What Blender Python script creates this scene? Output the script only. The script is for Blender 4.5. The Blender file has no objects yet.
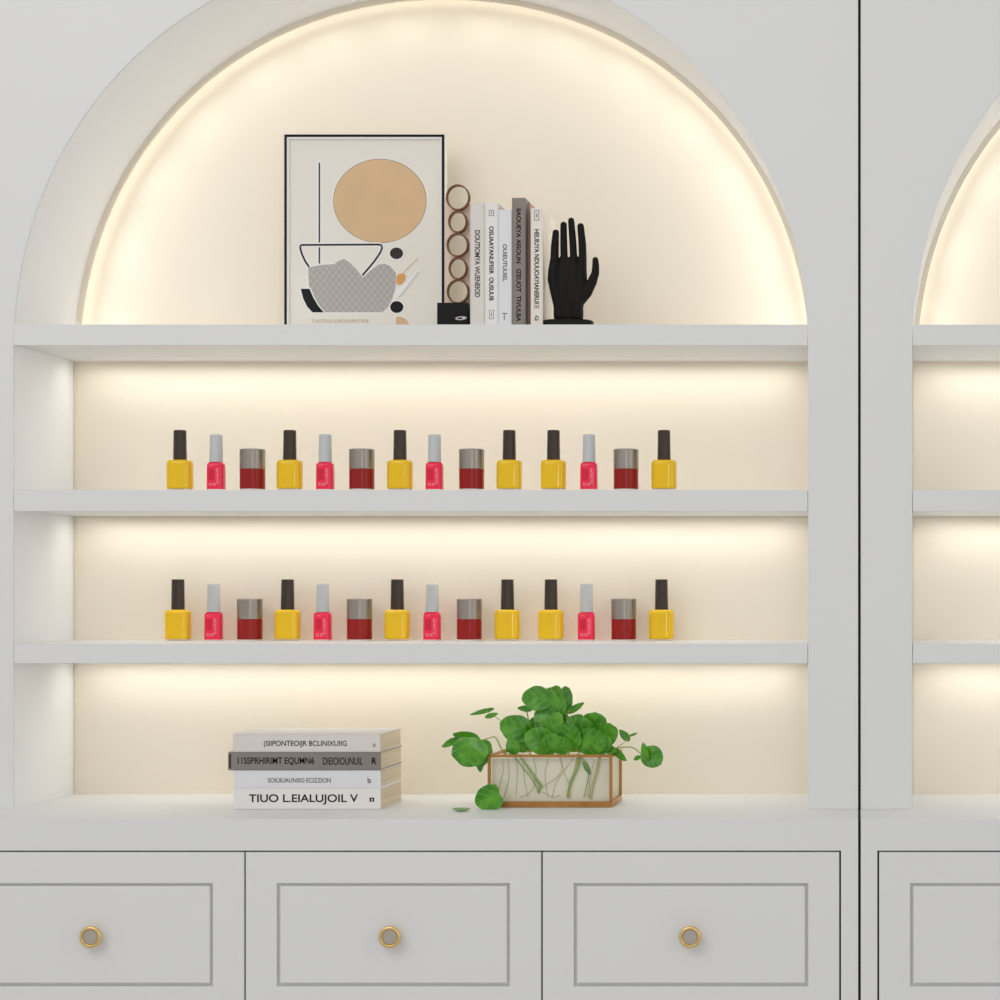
import bpy, bmesh, math, random
from mathutils import Vector, Matrix
random.seed(4)
C = bpy.context.scene.collection
# ------------------------------------------------------------------ camera, world, lights, exposure
EYE = 1.2          # eye height; the front face of the cabinets is the plane Y = 0
DIST = 3.3
S = 0.0015         # metres per pixel in the plane Y = 0
cam = bpy.data.cameras.new('camera'); camo = bpy.data.objects.new('camera', cam); C.objects.link(camo)
camo.location = (0, -DIST, EYE); camo.rotation_euler = (math.pi/2, 0, 0)
cam.sensor_width = 36; cam.lens = 79.2
cam.shift_x = -0.409; cam.shift_y = 0.088
cam.clip_start = 0.05; cam.clip_end = 60
bpy.context.scene.camera = camo
w = bpy.data.worlds.new('world'); bpy.context.scene.world = w; w.use_nodes = True
w.node_tree.nodes['Background'].inputs[0].default_value = (0.985, 0.99, 1.0, 1)
w.node_tree.nodes['Background'].inputs[1].default_value = 0.575
vs = bpy.context.scene.view_settings
vs.view_transform = 'Standard'; vs.look = 'None'; vs.exposure = 0; vs.gamma = 1; vs.use_curve_mapping = False
def area(name, loc, target, sx, sy, power, col=(1,1,1)):
    l = bpy.data.lights.new(name, 'AREA'); l.shape = 'RECTANGLE'; l.size = sx; l.size_y = sy; l.energy = power; l.color = col
    o = bpy.data.objects.new(name, l); C.objects.link(o); o.location = loc
    o.rotation_euler = (Vector(target)-Vector(loc)).to_track_quat('-Z', 'Y').to_euler()
    return o
area('window_daylight', (2.6, -2.2, 1.9), (-0.8, 0, 1.3), 1.0, 1.8, 7, (1, 0.99, 0.97))
area('ceiling_softlight', (-1.7, -2.4, 2.9), (-0.9, 0, 1.1), 2.2, 1.6, 20, (1, 0.98, 0.95))
area('added_highlight_strip', (.45, -3.7, 1.36), (-.7, 0, 1.3), .06, .85, 5.0, (1, .99, .97))  # invented unseen strip light that puts upright highlights on the glossy bottles
LED = 0.55         # watts of one shelf light strip
LED_ARCH = 1.35     # radiance of the strip hidden behind the arch trim
ARCH_FILL_W = 0.058      # watts of each unseen light added to widen arch glow and brighten liner
# ------------------------------------------------------------------ materials
def mat(name, col, rough=0.5, metal=0.0, noise=0.0, nscale=30, bump=0.0, emit=None, estr=0, coat=0.0, spec=0.5, sub=0):
    m = bpy.data.materials.new(name); m.use_nodes = True; nt = m.node_tree; b = nt.nodes['Principled BSDF']
    b.inputs['Base Color'].default_value = (*col, 1); b.inputs['Roughness'].default_value = rough
    b.inputs['Metallic'].default_value = metal; b.inputs['Coat Weight'].default_value = coat
    b.inputs['Specular IOR Level'].default_value = spec
    if emit: b.inputs['Emission Color'].default_value = (*emit, 1); b.inputs['Emission Strength'].default_value = estr
    if noise or bump:
        tc = nt.nodes.new('ShaderNodeTexCoord'); n = nt.nodes.new('ShaderNodeTexNoise'); n.inputs['Scale'].default_value = nscale
        n.inputs['Detail'].default_value = 4
        nt.links.new(tc.outputs['Object'], n.inputs['Vector'])
        if noise:
            r = nt.nodes.new('ShaderNodeValToRGB')
            r.color_ramp.elements[0].position = .3; r.color_ramp.elements[1].position = .7
            r.color_ramp.elements[0].color = (*[c*(1-noise) for c in col], 1)
            r.color_ramp.elements[1].color = (*[min(1, c*(1+noise)) for c in col], 1)
            nt.links.new(n.outputs['Fac'], r.inputs['Fac']); nt.links.new(r.outputs['Color'], b.inputs['Base Color'])
        if bump:
            bp = nt.nodes.new('ShaderNodeBump'); bp.inputs['Strength'].default_value = bump; bp.inputs['Distance'].default_value = .001
            nt.links.new(n.outputs['Fac'], bp.inputs['Height']); nt.links.new(bp.outputs['Normal'], b.inputs['Normal'])
    return m
M = {
 'paint': mat('white_paint', (.80,.80,.795), .5, noise=.006, nscale=3, spec=.3),
 'reveal': mat('white_paint_lit', (.92,.925,.93), .5, noise=.005, nscale=3, spec=.3),  # same white paint, colour lightened for the light falling on the reveals
 'cream': mat('cream_panel', (.93,.855,.725), .65, noise=.01, nscale=2.5, spec=.2),
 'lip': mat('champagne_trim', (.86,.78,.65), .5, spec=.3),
 'dark': mat('painted_gap_shade', (.012,.008,.007), .8),  # near-black colour standing in for the shade inside joints and gaps
 'led': mat('led_diffuser', (.86,.86,.85), .5),
 'led2': mat('led_diffuser_arch', (1,1,1), .5, emit=(1,.945,.84), estr=LED_ARCH),
 'gold': mat('brushed_gold', (.86,.60,.24), .32, 1.0, noise=.05, nscale=200),
 'knobface': mat('taupe_knob_face', (.46,.42,.36), .45, .2, noise=.05, nscale=150),
 'floor': mat('pale_floor', (.70,.69,.67), .5, noise=.03, nscale=4),
 'wall': mat('white_wall', (.78,.78,.77), .7, noise=.01, nscale=5),
 'yellow': mat('yellow_polish', (.92,.57,.004), .09, spec=.5),
 'pink': mat('pink_polish', (.98,.022,.085), .14, spec=.4),
 'pinkdark': mat('crimson_patch', (.72,.004,.045), .25),
 'pinktext': mat('pale_pink_ink', (.95,.42,.48), .4),
 'blackcap': mat('dark_brown_cap', (.055,.040,.028), .25, .2, spec=.35),
 'greycap': mat('pale_grey_cap', (.58,.60,.60), .35, noise=.01),
 'steel': mat('brushed_steel_lid', (.36,.32,.28), .34, .9, noise=.05, nscale=300),
 'red': mat('dark_red_jar', (.32,.010,.008), .25, spec=.3),
 'base': mat('clear_glass_base', (.96,.93,.88), .12, coat=.3),
 'frame': mat('black_frame', (.008,.006,.005), .4, spec=.15),
 'white': mat('bright_white', (.9,.89,.87), .5),
 'print': mat('print_paper', (.87,.83,.755), .7, noise=.01, nscale=4),
 'tan': mat('tan_ink', (.74,.51,.29), .7, noise=.04, nscale=20),
 'ink': mat('black_ink', (.02,.02,.022), .6, spec=.1),
 'ink2': mat('charcoal_ink', (.05,.045,.045), .6, spec=.1),
 'orange': mat('orange_ink', (.75,.38,.12), .6, noise=.1, nscale=100),
 'brownline': mat('brown_ink', (.22,.12,.06), .6),
 'greyline': mat('grey_ink', (.40,.38,.35), .6),
 'copper': mat('copper', (.15,.065,.035), .35, .8, noise=.15, nscale=60),
 'copperfill': mat('peach_card', (.90,.72,.56), .6, noise=.03, nscale=20),
 'black': mat('matte_black', (.010,.009,.009), .5, spec=.15),
 'handblack': mat('matte_black_hand', (.010,.0092,.0082), .6, spec=.15),
 'silver': mat('silver_mark', (.55,.52,.48), .4, .3),
 'bk_grey': mat('book_grey', (.76,.72,.67), .6, noise=.02), 'bk_white': mat('book_white', (.86,.84,.81), .6, noise=.02),
 'bk_cool': mat('book_cool_white', (.80,.80,.82), .6, noise=.02), 'bk_dark': mat('book_taupe', (.26,.225,.205), .6, noise=.04),
 'bk_cream': mat('book_cream', (.86,.80,.72), .6, noise=.02), 'bk_tan': mat('book_tan', (.52,.36,.25), .6, noise=.03),
 'cloth': mat('book_cap_black', (.03,.025,.022), .6),
 'text': mat('black_lettering', (.015,.013,.012), .6, spec=.1), 'text2': mat('grey_lettering', (.14,.13,.12), .6), 'text3': mat('brown_lettering', (.06,.045,.04), .6),
 'texttan': mat('tan_lettering', (.55,.40,.28), .6),
 'brass': mat('aged_brass', (.50,.24,.07), .35, .75, noise=.15, nscale=40),
 'stem': mat('green_stem', (.30,.42,.07), .5, noise=.1, nscale=60),
 'stempale': mat('pale_root', (.55,.50,.22), .5, noise=.1, nscale=60),
 'rootbrown': mat('brown_root', (.55,.44,.30), .6),
 'water': mat('cloudy_water', (.95,.87,.73), .35, noise=.04, nscale=14),
}
# horizontal page lines for the page blocks
def page_mat(name, axis):
    m = bpy.data.materials.new(name); m.use_nodes = True; nt = m.node_tree; b = nt.nodes['Principled BSDF']
    tc = nt.nodes.new('ShaderNodeTexCoord'); mp = nt.nodes.new('ShaderNodeMapping')
    mp.inputs['Scale'].default_value = (3, 3, 420) if axis == 'z' else (420, 3, 3)
    n = nt.nodes.new('ShaderNodeTexNoise'); n.inputs['Scale'].default_value = 1.0
    r = nt.nodes.new('ShaderNodeValToRGB'); r.color_ramp.elements[0].position = .3; r.color_ramp.elements[1].position = .7
    r.color_ramp.elements[0].color = (.64,.53,.38,1); r.color_ramp.elements[1].color = (.80,.70,.54,1)
    nt.links.new(tc.outputs['Object'], mp.inputs[0]); nt.links.new(mp.outputs[0], n.inputs['Vector'])
    nt.links.new(n.outputs['Fac'], r.inputs['Fac']); nt.links.new(r.outputs['Color'], b.inputs['Base Color']); b.inputs['Roughness'].default_value = .8
    return m
M['pages'] = page_mat('paper_pages', 'z'); M['pages_v'] = page_mat('paper_pages_upright', 'x')
# textile lattice of the printed bowl
def lattice_mat():
    m = bpy.data.materials.new('grey_lattice_ink'); m.use_nodes = True; nt = m.node_tree; b = nt.nodes['Principled BSDF']
    tc = nt.nodes.new('ShaderNodeTexCoord'); out = []
    for ang in (math.radians(40), math.radians(-38)):
        mp = nt.nodes.new('ShaderNodeMapping'); mp.inputs['Rotation'].default_value = (0, ang, 0)
        wv = nt.nodes.new('ShaderNodeTexWave'); wv.inputs['Scale'].default_value = 40; wv.inputs['Distortion'].default_value = .8
        wv.inputs['Detail Scale'].default_value = 2
        nt.links.new(tc.outputs['Object'], mp.inputs[0]); nt.links.new(mp.outputs[0], wv.inputs['Vector']); out.append(wv)
    mx = nt.nodes.new('ShaderNodeMath'); mx.operation = 'MINIMUM'
    nt.links.new(out[0].outputs['Fac'], mx.inputs[0]); nt.links.new(out[1].outputs['Fac'], mx.inputs[1])
    r = nt.nodes.new('ShaderNodeValToRGB'); r.color_ramp.elements[0].position = .0; r.color_ramp.elements[1].position = .35
    r.color_ramp.elements[0].color = (.43,.405,.38,1); r.color_ramp.elements[1].color = (.52,.495,.465,1)
    nt.links.new(mx.outputs[0], r.inputs['Fac']); nt.links.new(r.outputs['Color'], b.inputs['Base Color']); b.inputs['Roughness'].default_value = .8
    return m
M['lattice'] = lattice_mat()
def leaf_mat():
    m = bpy.data.materials.new('leaf_green'); m.use_nodes = True; nt = m.node_tree; b = nt.nodes['Principled BSDF']
    uv = nt.nodes.new('ShaderNodeUVMap'); sep = nt.nodes.new('ShaderNodeSeparateXYZ')
    nt.links.new(uv.outputs[0], sep.inputs[0])
    # side veins: stripes of (v - |u|)
    ab = nt.nodes.new('ShaderNodeMath'); ab.operation = 'ABSOLUTE'; nt.links.new(sep.outputs[0], ab.inputs[0])
    ml = nt.nodes.new('ShaderNodeMath'); ml.operation = 'MULTIPLY_ADD'; ml.inputs[1].default_value = -.9
    nt.links.new(ab.outputs[0], ml.inputs[0]); nt.links.new(sep.outputs[1], ml.inputs[2])
    sn = nt.nodes.new('ShaderNodeMath'); sn.operation = 'MULTIPLY'; sn.inputs[1].default_value = 1.7; nt.links.new(ml.outputs[0], sn.inputs[0])
    fr = nt.nodes.new('ShaderNodeMath'); fr.operation = 'PINGPONG'; fr.inputs[1].default_value = .5; nt.links.new(sn.outputs[0], fr.inputs[0])
    mn = nt.nodes.new('ShaderNodeMath'); mn.operation = 'MINIMUM'
    m2 = nt.nodes.new('ShaderNodeMath'); m2.operation = 'MULTIPLY'; m2.inputs[1].default_value = 3.5; nt.links.new(ab.outputs[0], m2.inputs[0])
    nt.links.new(fr.outputs[0], mn.inputs[0]); nt.links.new(m2.outputs[0], mn.inputs[1])
    r = nt.nodes.new('ShaderNodeValToRGB'); r.color_ramp.elements[0].position = .0; r.color_ramp.elements[1].position = .10
    r.color_ramp.elements[0].color = (.15,.43,.03,1); r.color_ramp.elements[1].color = (.045,.23,.008,1)
    tc = nt.nodes.new('ShaderNodeTexCoord'); n = nt.nodes.new('ShaderNodeTexNoise'); n.inputs['Scale'].default_value = 45
    nt.links.new(tc.outputs['Object'], n.inputs['Vector'])
    mix = nt.nodes.new('ShaderNodeMix'); mix.data_type = 'RGBA'; mix.blend_type = 'MIX'
    nt.links.new(mn.outputs[0], r.inputs['Fac'])
    r2 = nt.nodes.new('ShaderNodeValToRGB'); r2.color_ramp.elements[0].position = .40; r2.color_ramp.elements[1].position = .66
    r2.color_ramp.elements[0].color = (0,0,0,1); r2.color_ramp.elements[1].color = (.8,.8,.8,1)
    nt.links.new(n.outputs['Fac'], r2.inputs['Fac']); nt.links.new(r2.outputs['Color'], mix.inputs['Factor'])
    nt.links.new(r.outputs['Color'], mix.inputs[6]); mix.inputs[7].default_value = (.13,.43,.02,1)  # lighter mottling stands in for glossy highlights, painted into the colour
    nt.links.new(mix.outputs[2], b.inputs['Base Color'])
    b.inputs['Roughness'].default_value = .3
    return m
M['leaf'] = leaf_mat()
def glass_mat():
    m = bpy.data.materials.new('clear_glass'); m.use_nodes = True; nt = m.node_tree; nt.nodes.clear()
    o = nt.nodes.new('ShaderNodeOutputMaterial'); t = nt.nodes.new('ShaderNodeBsdfTransparent'); g = nt.nodes.new('ShaderNodeBsdfGlossy')
    t.inputs[0].default_value = (.97,.98,.96,1); g.inputs['Roughness'].default_value = .08
    mx = nt.nodes.new('ShaderNodeMixShader')
    mx.inputs[0].default_value = .05; nt.links.new(t.outputs[0], mx.inputs[1]); nt.links.new(g.outputs[0], mx.inputs[2]); nt.links.new(mx.outputs[0], o.inputs[0])
    return m
M['glass'] = glass_mat()
# ------------------------------------------------------------------ helpers
def P(px, py, Y=0.0):
    s = S*(DIST+Y)/DIST
    return Vector(((px-909)*s, Y, EYE+(588-py)*s))
def X(px, Y=0.0): return P(px, 0, Y).x
def Z(py, Y=0.0): return P(0, py, Y).z
def obj(name, bm, mats, parent=None, smooth=False, bevel=0, seg=2, origin=None):
    if origin is not None: bmesh.ops.translate(bm, verts=bm.verts, vec=-Vector(origin))
    bmesh.ops.recalc_face_normals(bm, faces=bm.faces) if smooth != 'leaf' else None
    me = bpy.data.meshes.new(name); bm.to_mesh(me); bm.free()
    for m in (mats if isinstance(mats, (list, tuple)) else [mats]): me.materials.append(M[m])
    if smooth:
        for p in me.polygons: p.use_smooth = True
    o = bpy.data.objects.new(name, me); C.objects.link(o)
    if origin is not None: o.location = origin
    if parent:
        o.parent = parent
        o.location = Vector(o.location) - parent_world(parent)
    if bevel:
        b = o.modifiers.new('bevel', 'BEVEL'); b.width = bevel; b.segments = seg; b.limit_method = 'ANGLE'; b.angle_limit = math.radians(40)
    return o
def parent_world(o):
    v = Vector(o.location)
    while o.parent: o = o.parent; v += Vector(o.location)
    return v
def thing(name, label, cat, loc, group=None):
    o = bpy.data.objects.new(name, None); C.objects.link(o); o.location = loc; o.empty_display_size = .02
    return tag(o, label, cat, group)
def tag(o, label, cat, group=None):
    o['label'] = label; o['category'] = cat
    if group: o['group'] = group
    return o
def struct(name, bm, m):
    o = obj(name, bm, m); o['kind'] = 'structure'; return o
def box(bm, x0, x1, y0, y1, z0, z1, mi=0):
    vs_ = [bm.verts.new(v) for v in ((x0,y0,z0),(x1,y0,z0),(x1,y1,z0),(x0,y1,z0),(x0,y0,z1),(x1,y0,z1),(x1,y1,z1),(x0,y1,z1))]
    for f in ((0,3,2,1),(4,5,6,7),(0,1,5,4),(1,2,6,5),(2,3,7,6),(3,0,4,7)):
        bm.faces.new([vs_[i] for i in f]).material_index = mi
    return vs_
def prism(bm, pts, y0, y1, mi=0):          # pts: (x, z) outline extruded along Y
    a = [bm.verts.new((x, y0, z)) for x, z in pts]; b = [bm.verts.new((x, y1, z)) for x, z in pts]
    n = len(pts)
    for f in (bm.faces.new(a), bm.faces.new(b[::-1])): f.material_index = mi
    for i in range(n): bm.faces.new((a[i], b[i], b[(i+1)%n], a[(i+1)%n])).material_index = mi
def band(bm, inner, outer, y0, y1, mi=0):  # open curved strip between two outlines with the same number of points
    V = lambda p, y: bm.verts.new((p[0], y, p[1]))
    A = [[V(i, y0), V(o, y0), V(o, y1), V(i, y1)] for i, o in zip(inner, outer)]
    for k in range(len(A)-1):
        for j in range(4): bm.faces.new((A[k][j], A[k+1][j], A[k+1][(j+1)%4], A[k][(j+1)%4])).material_index = mi
    bm.faces.new(A[0]).material_index = mi; bm.faces.new(A[-1][::-1]).material_index = mi
def lathe(bm, prof, axis='z', seg=32, c=(0,0,0), sq=2.0, dx=1, dy=1, mi=0):   # prof: (r, h); sq: roundness of a squarish section
    q = [prof[0]]
    for (r0, h0), (r1, h1) in zip(prof, prof[1:]):
        L = math.hypot(r1-r0, h1-h0)
        if L > .005:
            f = .0006/L; q += [(r0+(r1-r0)*f, h0+(h1-h0)*f), (r1-(r1-r0)*f, h1-(h1-h0)*f)]
        q.append((r1, h1))
    prof = q
    rings = []
    for r, h in prof:
        ring = []
        for k in range(seg):
            t = 2*math.pi*k/seg; ct, st = math.cos(t), math.sin(t)
            a = math.copysign(abs(ct)**(2/sq), ct)*r*dx; b = math.copysign(abs(st)**(2/sq), st)*r*dy
            ring.append(bm.verts.new((c[0]+a, c[1]+b, c[2]+h) if axis == 'z' else (c[0]+a, c[1]-h, c[2]+b)))
        rings.append(ring)
    for i in range(len(rings)-1):
        for k in range(seg):
            f = bm.faces.new((rings[i][k], rings[i][(k+1)%seg], rings[i+1][(k+1)%seg], rings[i+1][k])); f.material_index = mi; f.smooth = True
    bm.faces.new(rings[0][::-1]).material_index = mi; bm.faces.new(rings[-1]).material_index = mi
def tube(bm, pts, rad, seg=8, mi=0):
    pts = [Vector(p) for p in pts]; rings = []
    for i, p in enumerate(pts):
        d = (pts[min(i+1, len(pts)-1)]-pts[max(i-1, 0)]).normalized()
        u = d.cross(Vector((0.1,1,0.07))).normalized(); v = d.cross(u)
        r = rad[i] if isinstance(rad, (list, tuple)) else rad
        rings.append([bm.verts.new(p+u*math.cos(2*math.pi*k/seg)*r+v*math.sin(2*math.pi*k/seg)*r) for k in range(seg)])
    for i in range(len(rings)-1):
        for k in range(seg): bm.faces.new((rings[i][k], rings[i][(k+1)%seg], rings[i+1][(k+1)%seg], rings[i+1][k])).material_index = mi
    bm.faces.new(rings[0][::-1]).material_index = mi; bm.faces.new(rings[-1]).material_index = mi
def curve_pts(ps, n=14):                   # Catmull-Rom through points
    ps = [Vector(p) for p in ps]; q = [ps[0]*2-ps[1]]+ps+[ps[-1]*2-ps[-2]]; out = []
    for i in range(1, len(q)-2):
        for k in range(n):
            t = k/n; a, b, c, d = q[i-1], q[i], q[i+1], q[i+2]
            out.append(.5*((2*b)+(c-a)*t+(2*a-5*b+4*c-d)*t*t+(-a+3*b-3*c+d)*t**3))
    out.append(ps[-1]); return out
def text(name, s, m, parent, centre, width, height, rot=0.0, y_off=0.0004, off=0.0):
    cu = bpy.data.curves.new('t', 'FONT'); cu.body = s; cu.size = 1; cu.extrude = 0.0; cu.offset = off
    t = bpy.data.objects.new('t', cu); C.objects.link(t)
    bpy.context.view_layer.update()
    me = bpy.data.meshes.new_from_object(t.evaluated_get(bpy.context.evaluated_depsgraph_get()))
    bpy.data.objects.remove(t)
    xs = [v.co.x for v in me.vertices]; ys = [v.co.y for v in me.vertices]
    x0, x1, y0, y1 = min(xs), max(xs), min(ys), max(ys)
    for v in me.vertices:
        a = ((v.co.x-x0)/(x1-x0)-.5)*width; b = ((v.co.y-y0)/(y1-y0)-.5)*height
        c_, s_ = math.cos(rot), math.sin(rot)
        v.co = Vector((a*c_-b*s_, 0, a*s_+b*c_))
    bm = bmesh.new(); bm.from_mesh(me)
    r = bmesh.ops.extrude_face_region(bm, geom=bm.faces[:])
    bmesh.ops.translate(bm, verts=[g for g in r['geom'] if isinstance(g, bmesh.types.BMVert)], vec=(0, -0.0002, 0))
    c = Vector(centre); c.y -= y_off*0.2
    bmesh.ops.translate(bm, verts=bm.verts, vec=c)
    return obj(name, bm, m, parent, origin=c)
def strip_light(parent, centre, direction, along, length, width, power, spread):
    l = bpy.data.lights.new('strip_light', 'AREA'); l.shape = 'RECTANGLE'; l.size = length; l.size_y = width
    l.energy = power; l.color = (1, .975, .925); l.spread = math.radians(spread)
    o = bpy.data.objects.new('strip_light', l); C.objects.link(o); o.parent = parent
    z = -Vector(direction).normalized(); x = Vector(along).normalized(); y = z.cross(x)
    m = Matrix((x, y, z)).transposed().to_4x4(); m.translation = Vector(centre)-parent_world(parent); o.matrix_local = m
    return o
def copy_tree(o, parent=None):
    c = o.copy(); C.objects.link(c); c.parent = parent
    for ch in list(o.children): copy_tree(ch, c)
    return c
# ------------------------------------------------------------------ the room
bm = bmesh.new(); box(bm, -4, 4, -5, .5, -.05, 0); struct('floor', bm, 'floor')
bm = bmesh.new(); box(bm, -4, 4, .365, .45, 0, 2.9); struct('wall_back', bm, 'wall')
# ------------------------------------------------------------------ upper display cabinets
AC = 352.0                                                           # springline of the arch, in pixels of the plane Y=0
NX = 2.07
def arch(dr=0.0, n=72, cx=410.75):
    cx_, cz = X(cx), Z(AC); rx, rz = 397.25*S-dr, 401*S-dr; out = []
    for k in range(n+1):
        t = math.pi*(1-k/n); ct, st = math.cos(t), math.sin(t)
        out.append((cx_+math.copysign(abs(ct)**(2/NX), ct)*rx, cz+abs(st)**(2/NX)*rz))
    return out
ZB = Z(809.3)                                                          # worktop surface
ZT = Z(-135)
DEEP = .2408
SH = [(324.5, 345.2), (490, 511), (644, 663.3)]
LX, RX = X(-38.3), X(858.1)
OL, OR = X(13.5), X(808)
def display_cabinet(label):
    t = thing('display_cabinet', label, 'cabinet', ((LX+RX)/2, 0, ZB))
    bm = bmesh.new()
    a = arch()
    prism(bm, [(LX, ZB), (LX, ZT), (RX, ZT), (RX, ZB), (OR, ZB)]+[(p[0], p[1]) for p in a[::-1]]+[(OL, ZB)], 0, .004)
    obj('face_frame', bm, 'paint', t, bevel=.0009, seg=2)
    bm = bmesh.new()
    inner = [(OL, ZB)]+arch()+[(OR, ZB)]; outer = [(OL-.012, ZB)]+arch(-.012)+[(OR+.012, ZB)]
    band(bm, inner, outer, .004, .272)
    obj('arch_liner', bm, 'reveal', t)
    bm = bmesh.new(); box(bm, LX, LX+.018, .004, .355, ZB, ZT); obj('side_panel', bm, 'paint', t)
    bm = bmesh.new(); box(bm, RX-.018, RX, .004, .355, ZB, ZT); obj('side_panel', bm, 'paint', t)
    bm = bmesh.new(); box(bm, LX+.018, RX-.018, 0.004, .355, ZT-.018, ZT+.0); obj('top_panel', bm, 'paint', t)
    bm = bmesh.new(); box(bm, OL+.0005, OR-.0005, DEEP, .30, ZB, Z(345)); obj('back_panel', bm, 'cream', t)
    bm = bmesh.new()
    prism(bm, [(OL-.01, Z(340))]+arch(-.01)+[(OR+.01, Z(340))], .262, .272); obj('back_panel', bm, 'cream', t)
    bm = bmesh.new()
    k = [i for i, p in enumerate(arch()) if p[1] > Z(335)]
    band(bm, [arch(.0085)[i] for i in k], [arch(-.003)[i] for i in k], .236, .242); obj('arch_trim', bm, 'lip', t, smooth=False)
    bm = bmesh.new()
    band(bm, [arch(.003)[i] for i in k], [arch(.0005)[i] for i in k], .2430, .2560); obj('light_strip', bm, 'led2', t)
    A_ = arch(0, 28)
    for i in range(1, 28, 2):  # added fill lights along the liner, out of sight
        p, q, n_ = Vector((A_[i-1][0], 0, A_[i-1][1])), Vector((A_[i+1][0], 0, A_[i+1][1])), None
        c = Vector((A_[i][0], .212, A_[i][1])); d = (q-p).normalized(); n_ = Vector((d.z, 0, -d.x))
        strip_light(t, c+n_*.002, n_, d, (q-p).length*.9, .016, ARCH_FILL_W, 140)
    for yt, yb in SH:
        z1, z0 = Z(yt), Z(yb); bm = bmesh.new()
        back = .272 if yt < 330 else DEEP
        c0, c1 = .186, .204
        prof = [(0,z0),(c0,z0),(c0,z0+.0004),(c1,z0+.0004),(c1,z0),(DEEP,z0),(DEEP,z1-.01 if back > DEEP else z1)]
        if back > DEEP: prof += [(back, z1-.01), (back, z1)]
        prof += [(0, z1)]
        A = [bm.verts.new((OL+.0006, y, z)) for y, z in prof]; B = [bm.verts.new((OR-.0006, y, z)) for y, z in prof]
        bm.faces.new(A[::-1]); bm.faces.new(B)
        for i in range(len(A)): j = (i+1) % len(A); bm.faces.new((A[i], A[j], B[j], B[i]))
        sh = obj('shelf', bm, 'paint', t, bevel=.0008)
        bm = bmesh.new(); box(bm, OL+.05, OR-.05, c0+.001, c1-.001, z0-.0001, z0+.0003); obj('light_strip', bm, 'led', sh)
        strip_light(sh, ((OL+OR)/2, (c0+c1)/2, z0-.0006), (0,0,-1), (1,0,0), OR-OL-.06, .016, LED, 168)
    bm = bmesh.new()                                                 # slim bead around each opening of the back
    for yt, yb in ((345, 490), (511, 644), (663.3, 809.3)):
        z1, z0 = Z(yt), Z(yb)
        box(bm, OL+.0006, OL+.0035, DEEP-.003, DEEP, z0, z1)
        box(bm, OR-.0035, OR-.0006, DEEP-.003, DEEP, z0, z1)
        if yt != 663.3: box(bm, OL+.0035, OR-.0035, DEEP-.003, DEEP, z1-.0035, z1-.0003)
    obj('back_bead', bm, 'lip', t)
    return t
cab = display_cabinet('white arched display cabinet with lit shelves of nail polish, books and plant')
cab2 = copy_tree(cab); cab2.location.x += 899*S
cab2['label'] = 'white arched display cabinet with empty lit shelves, cut off by the right edge'
bm = bmesh.new(); box(bm, RX+.0003, X(861-.2)-.0003, .005, .3, ZB, ZT); struct('gap_shade_1', bm, 'dark')  # near-black filler added so the joint between cabinets looks deeply shaded
# ------------------------------------------------------------------ worktops and drawer cabinets
YF = -.1413; SF = S*(DIST+YF)/DIST
WT, WB = ZB, Z(850.6, YF)
def worktop(label, xf0, xf1, xb0, xb1):
    bm = bmesh.new()
    base = [(xf0, YF), (xf1, YF), (xb1, 0), (xb1, .30), (xb0, .30), (xb0, 0)]
    a = [bm.verts.new((x, y, WB)) for x, y in base]; b = [bm.verts.new((x, y, WT)) for x, y in base]
    bm.faces.new(a[::-1]); bm.faces.new(b)
    for i in range(6): j = (i+1) % 6; bm.faces.new((a[i], a[j], b[j], b[i]))
    o = obj('worktop', bm, 'paint', None, origin=((xf0+xf1)/2, 0, WB)); tag(o, label, 'worktop')
    return o
G0, G1 = X(858.1, YF), X(860.8, YF)
worktop('white worktop under the books, plant planter and arched display cabinet', X(-70, YF), G0, LX, RX)
worktop('bare white worktop of the right-hand unit beyond the dark gap', G1, X(1789, YF), RX+2.4*S, RX+899*S)
def drawer(parent, xa, xb, za, zb, knob_px, knob_py):
    """panelled drawer front: flat border, a square groove, flat field"""
    m = 31*SF; cx, cz = (xa+xb)/2, (za+zb)/2
    bm = bmesh.new(); steps = [(0,.02),(0,.0008),(.0008,0),(m-.0003,0),(m,.0004),(m,.0075),(m+.0044,.0075),(m+.0044,.0014),(m+.0060,0)]
    rings = []
    for ins, d in steps:
        rings.append([bm.verts.new(v) for v in ((xa+ins, YF+d, za+ins),(xb-ins, YF+d, za+ins),(xb-ins, YF+d, zb-ins),(xa+ins, YF+d, zb-ins))])
    for i in range(len(rings)-1):
        for k in range(4): bm.faces.new((rings[i][k], rings[i][(k+1)%4], rings[i+1][(k+1)%4], rings[i+1][k]))
    bm.faces.new(rings[-1]); bm.faces.new(rings[0][::-1])
    d = obj('drawer', bm, 'paint', parent, origin=(cx, YF, cz))
    kp = P(knob_px, knob_py, YF-.012)
    R = .0157
    bm = bmesh.new()
    lathe(bm, [(.0085,-.0124),(.009,-.0122),(.009,-.0112),(.0065,-.0105),(.0060,-.008),(.011,-.005),(R-.001,-.002),(R,.0015),(R,.004),(R-.0012,.0055),(R-.0035,.006),(R-.0046,.0052),(R-.0046,.0035)], 'y', 48, kp)
    kn = obj('knob', bm, 'gold', d, origin=kp)
    bm = bmesh.new()
    lathe(bm, [(R-.0048,.002),(R-.0048,.0040),(R-.0056,.0044),(.004,.0046)], 'y', 40, kp)
    f = obj('knob_face', bm, 'knobface', kn, origin=kp); f['label'] = 'taupe inset face'
    return d
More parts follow.
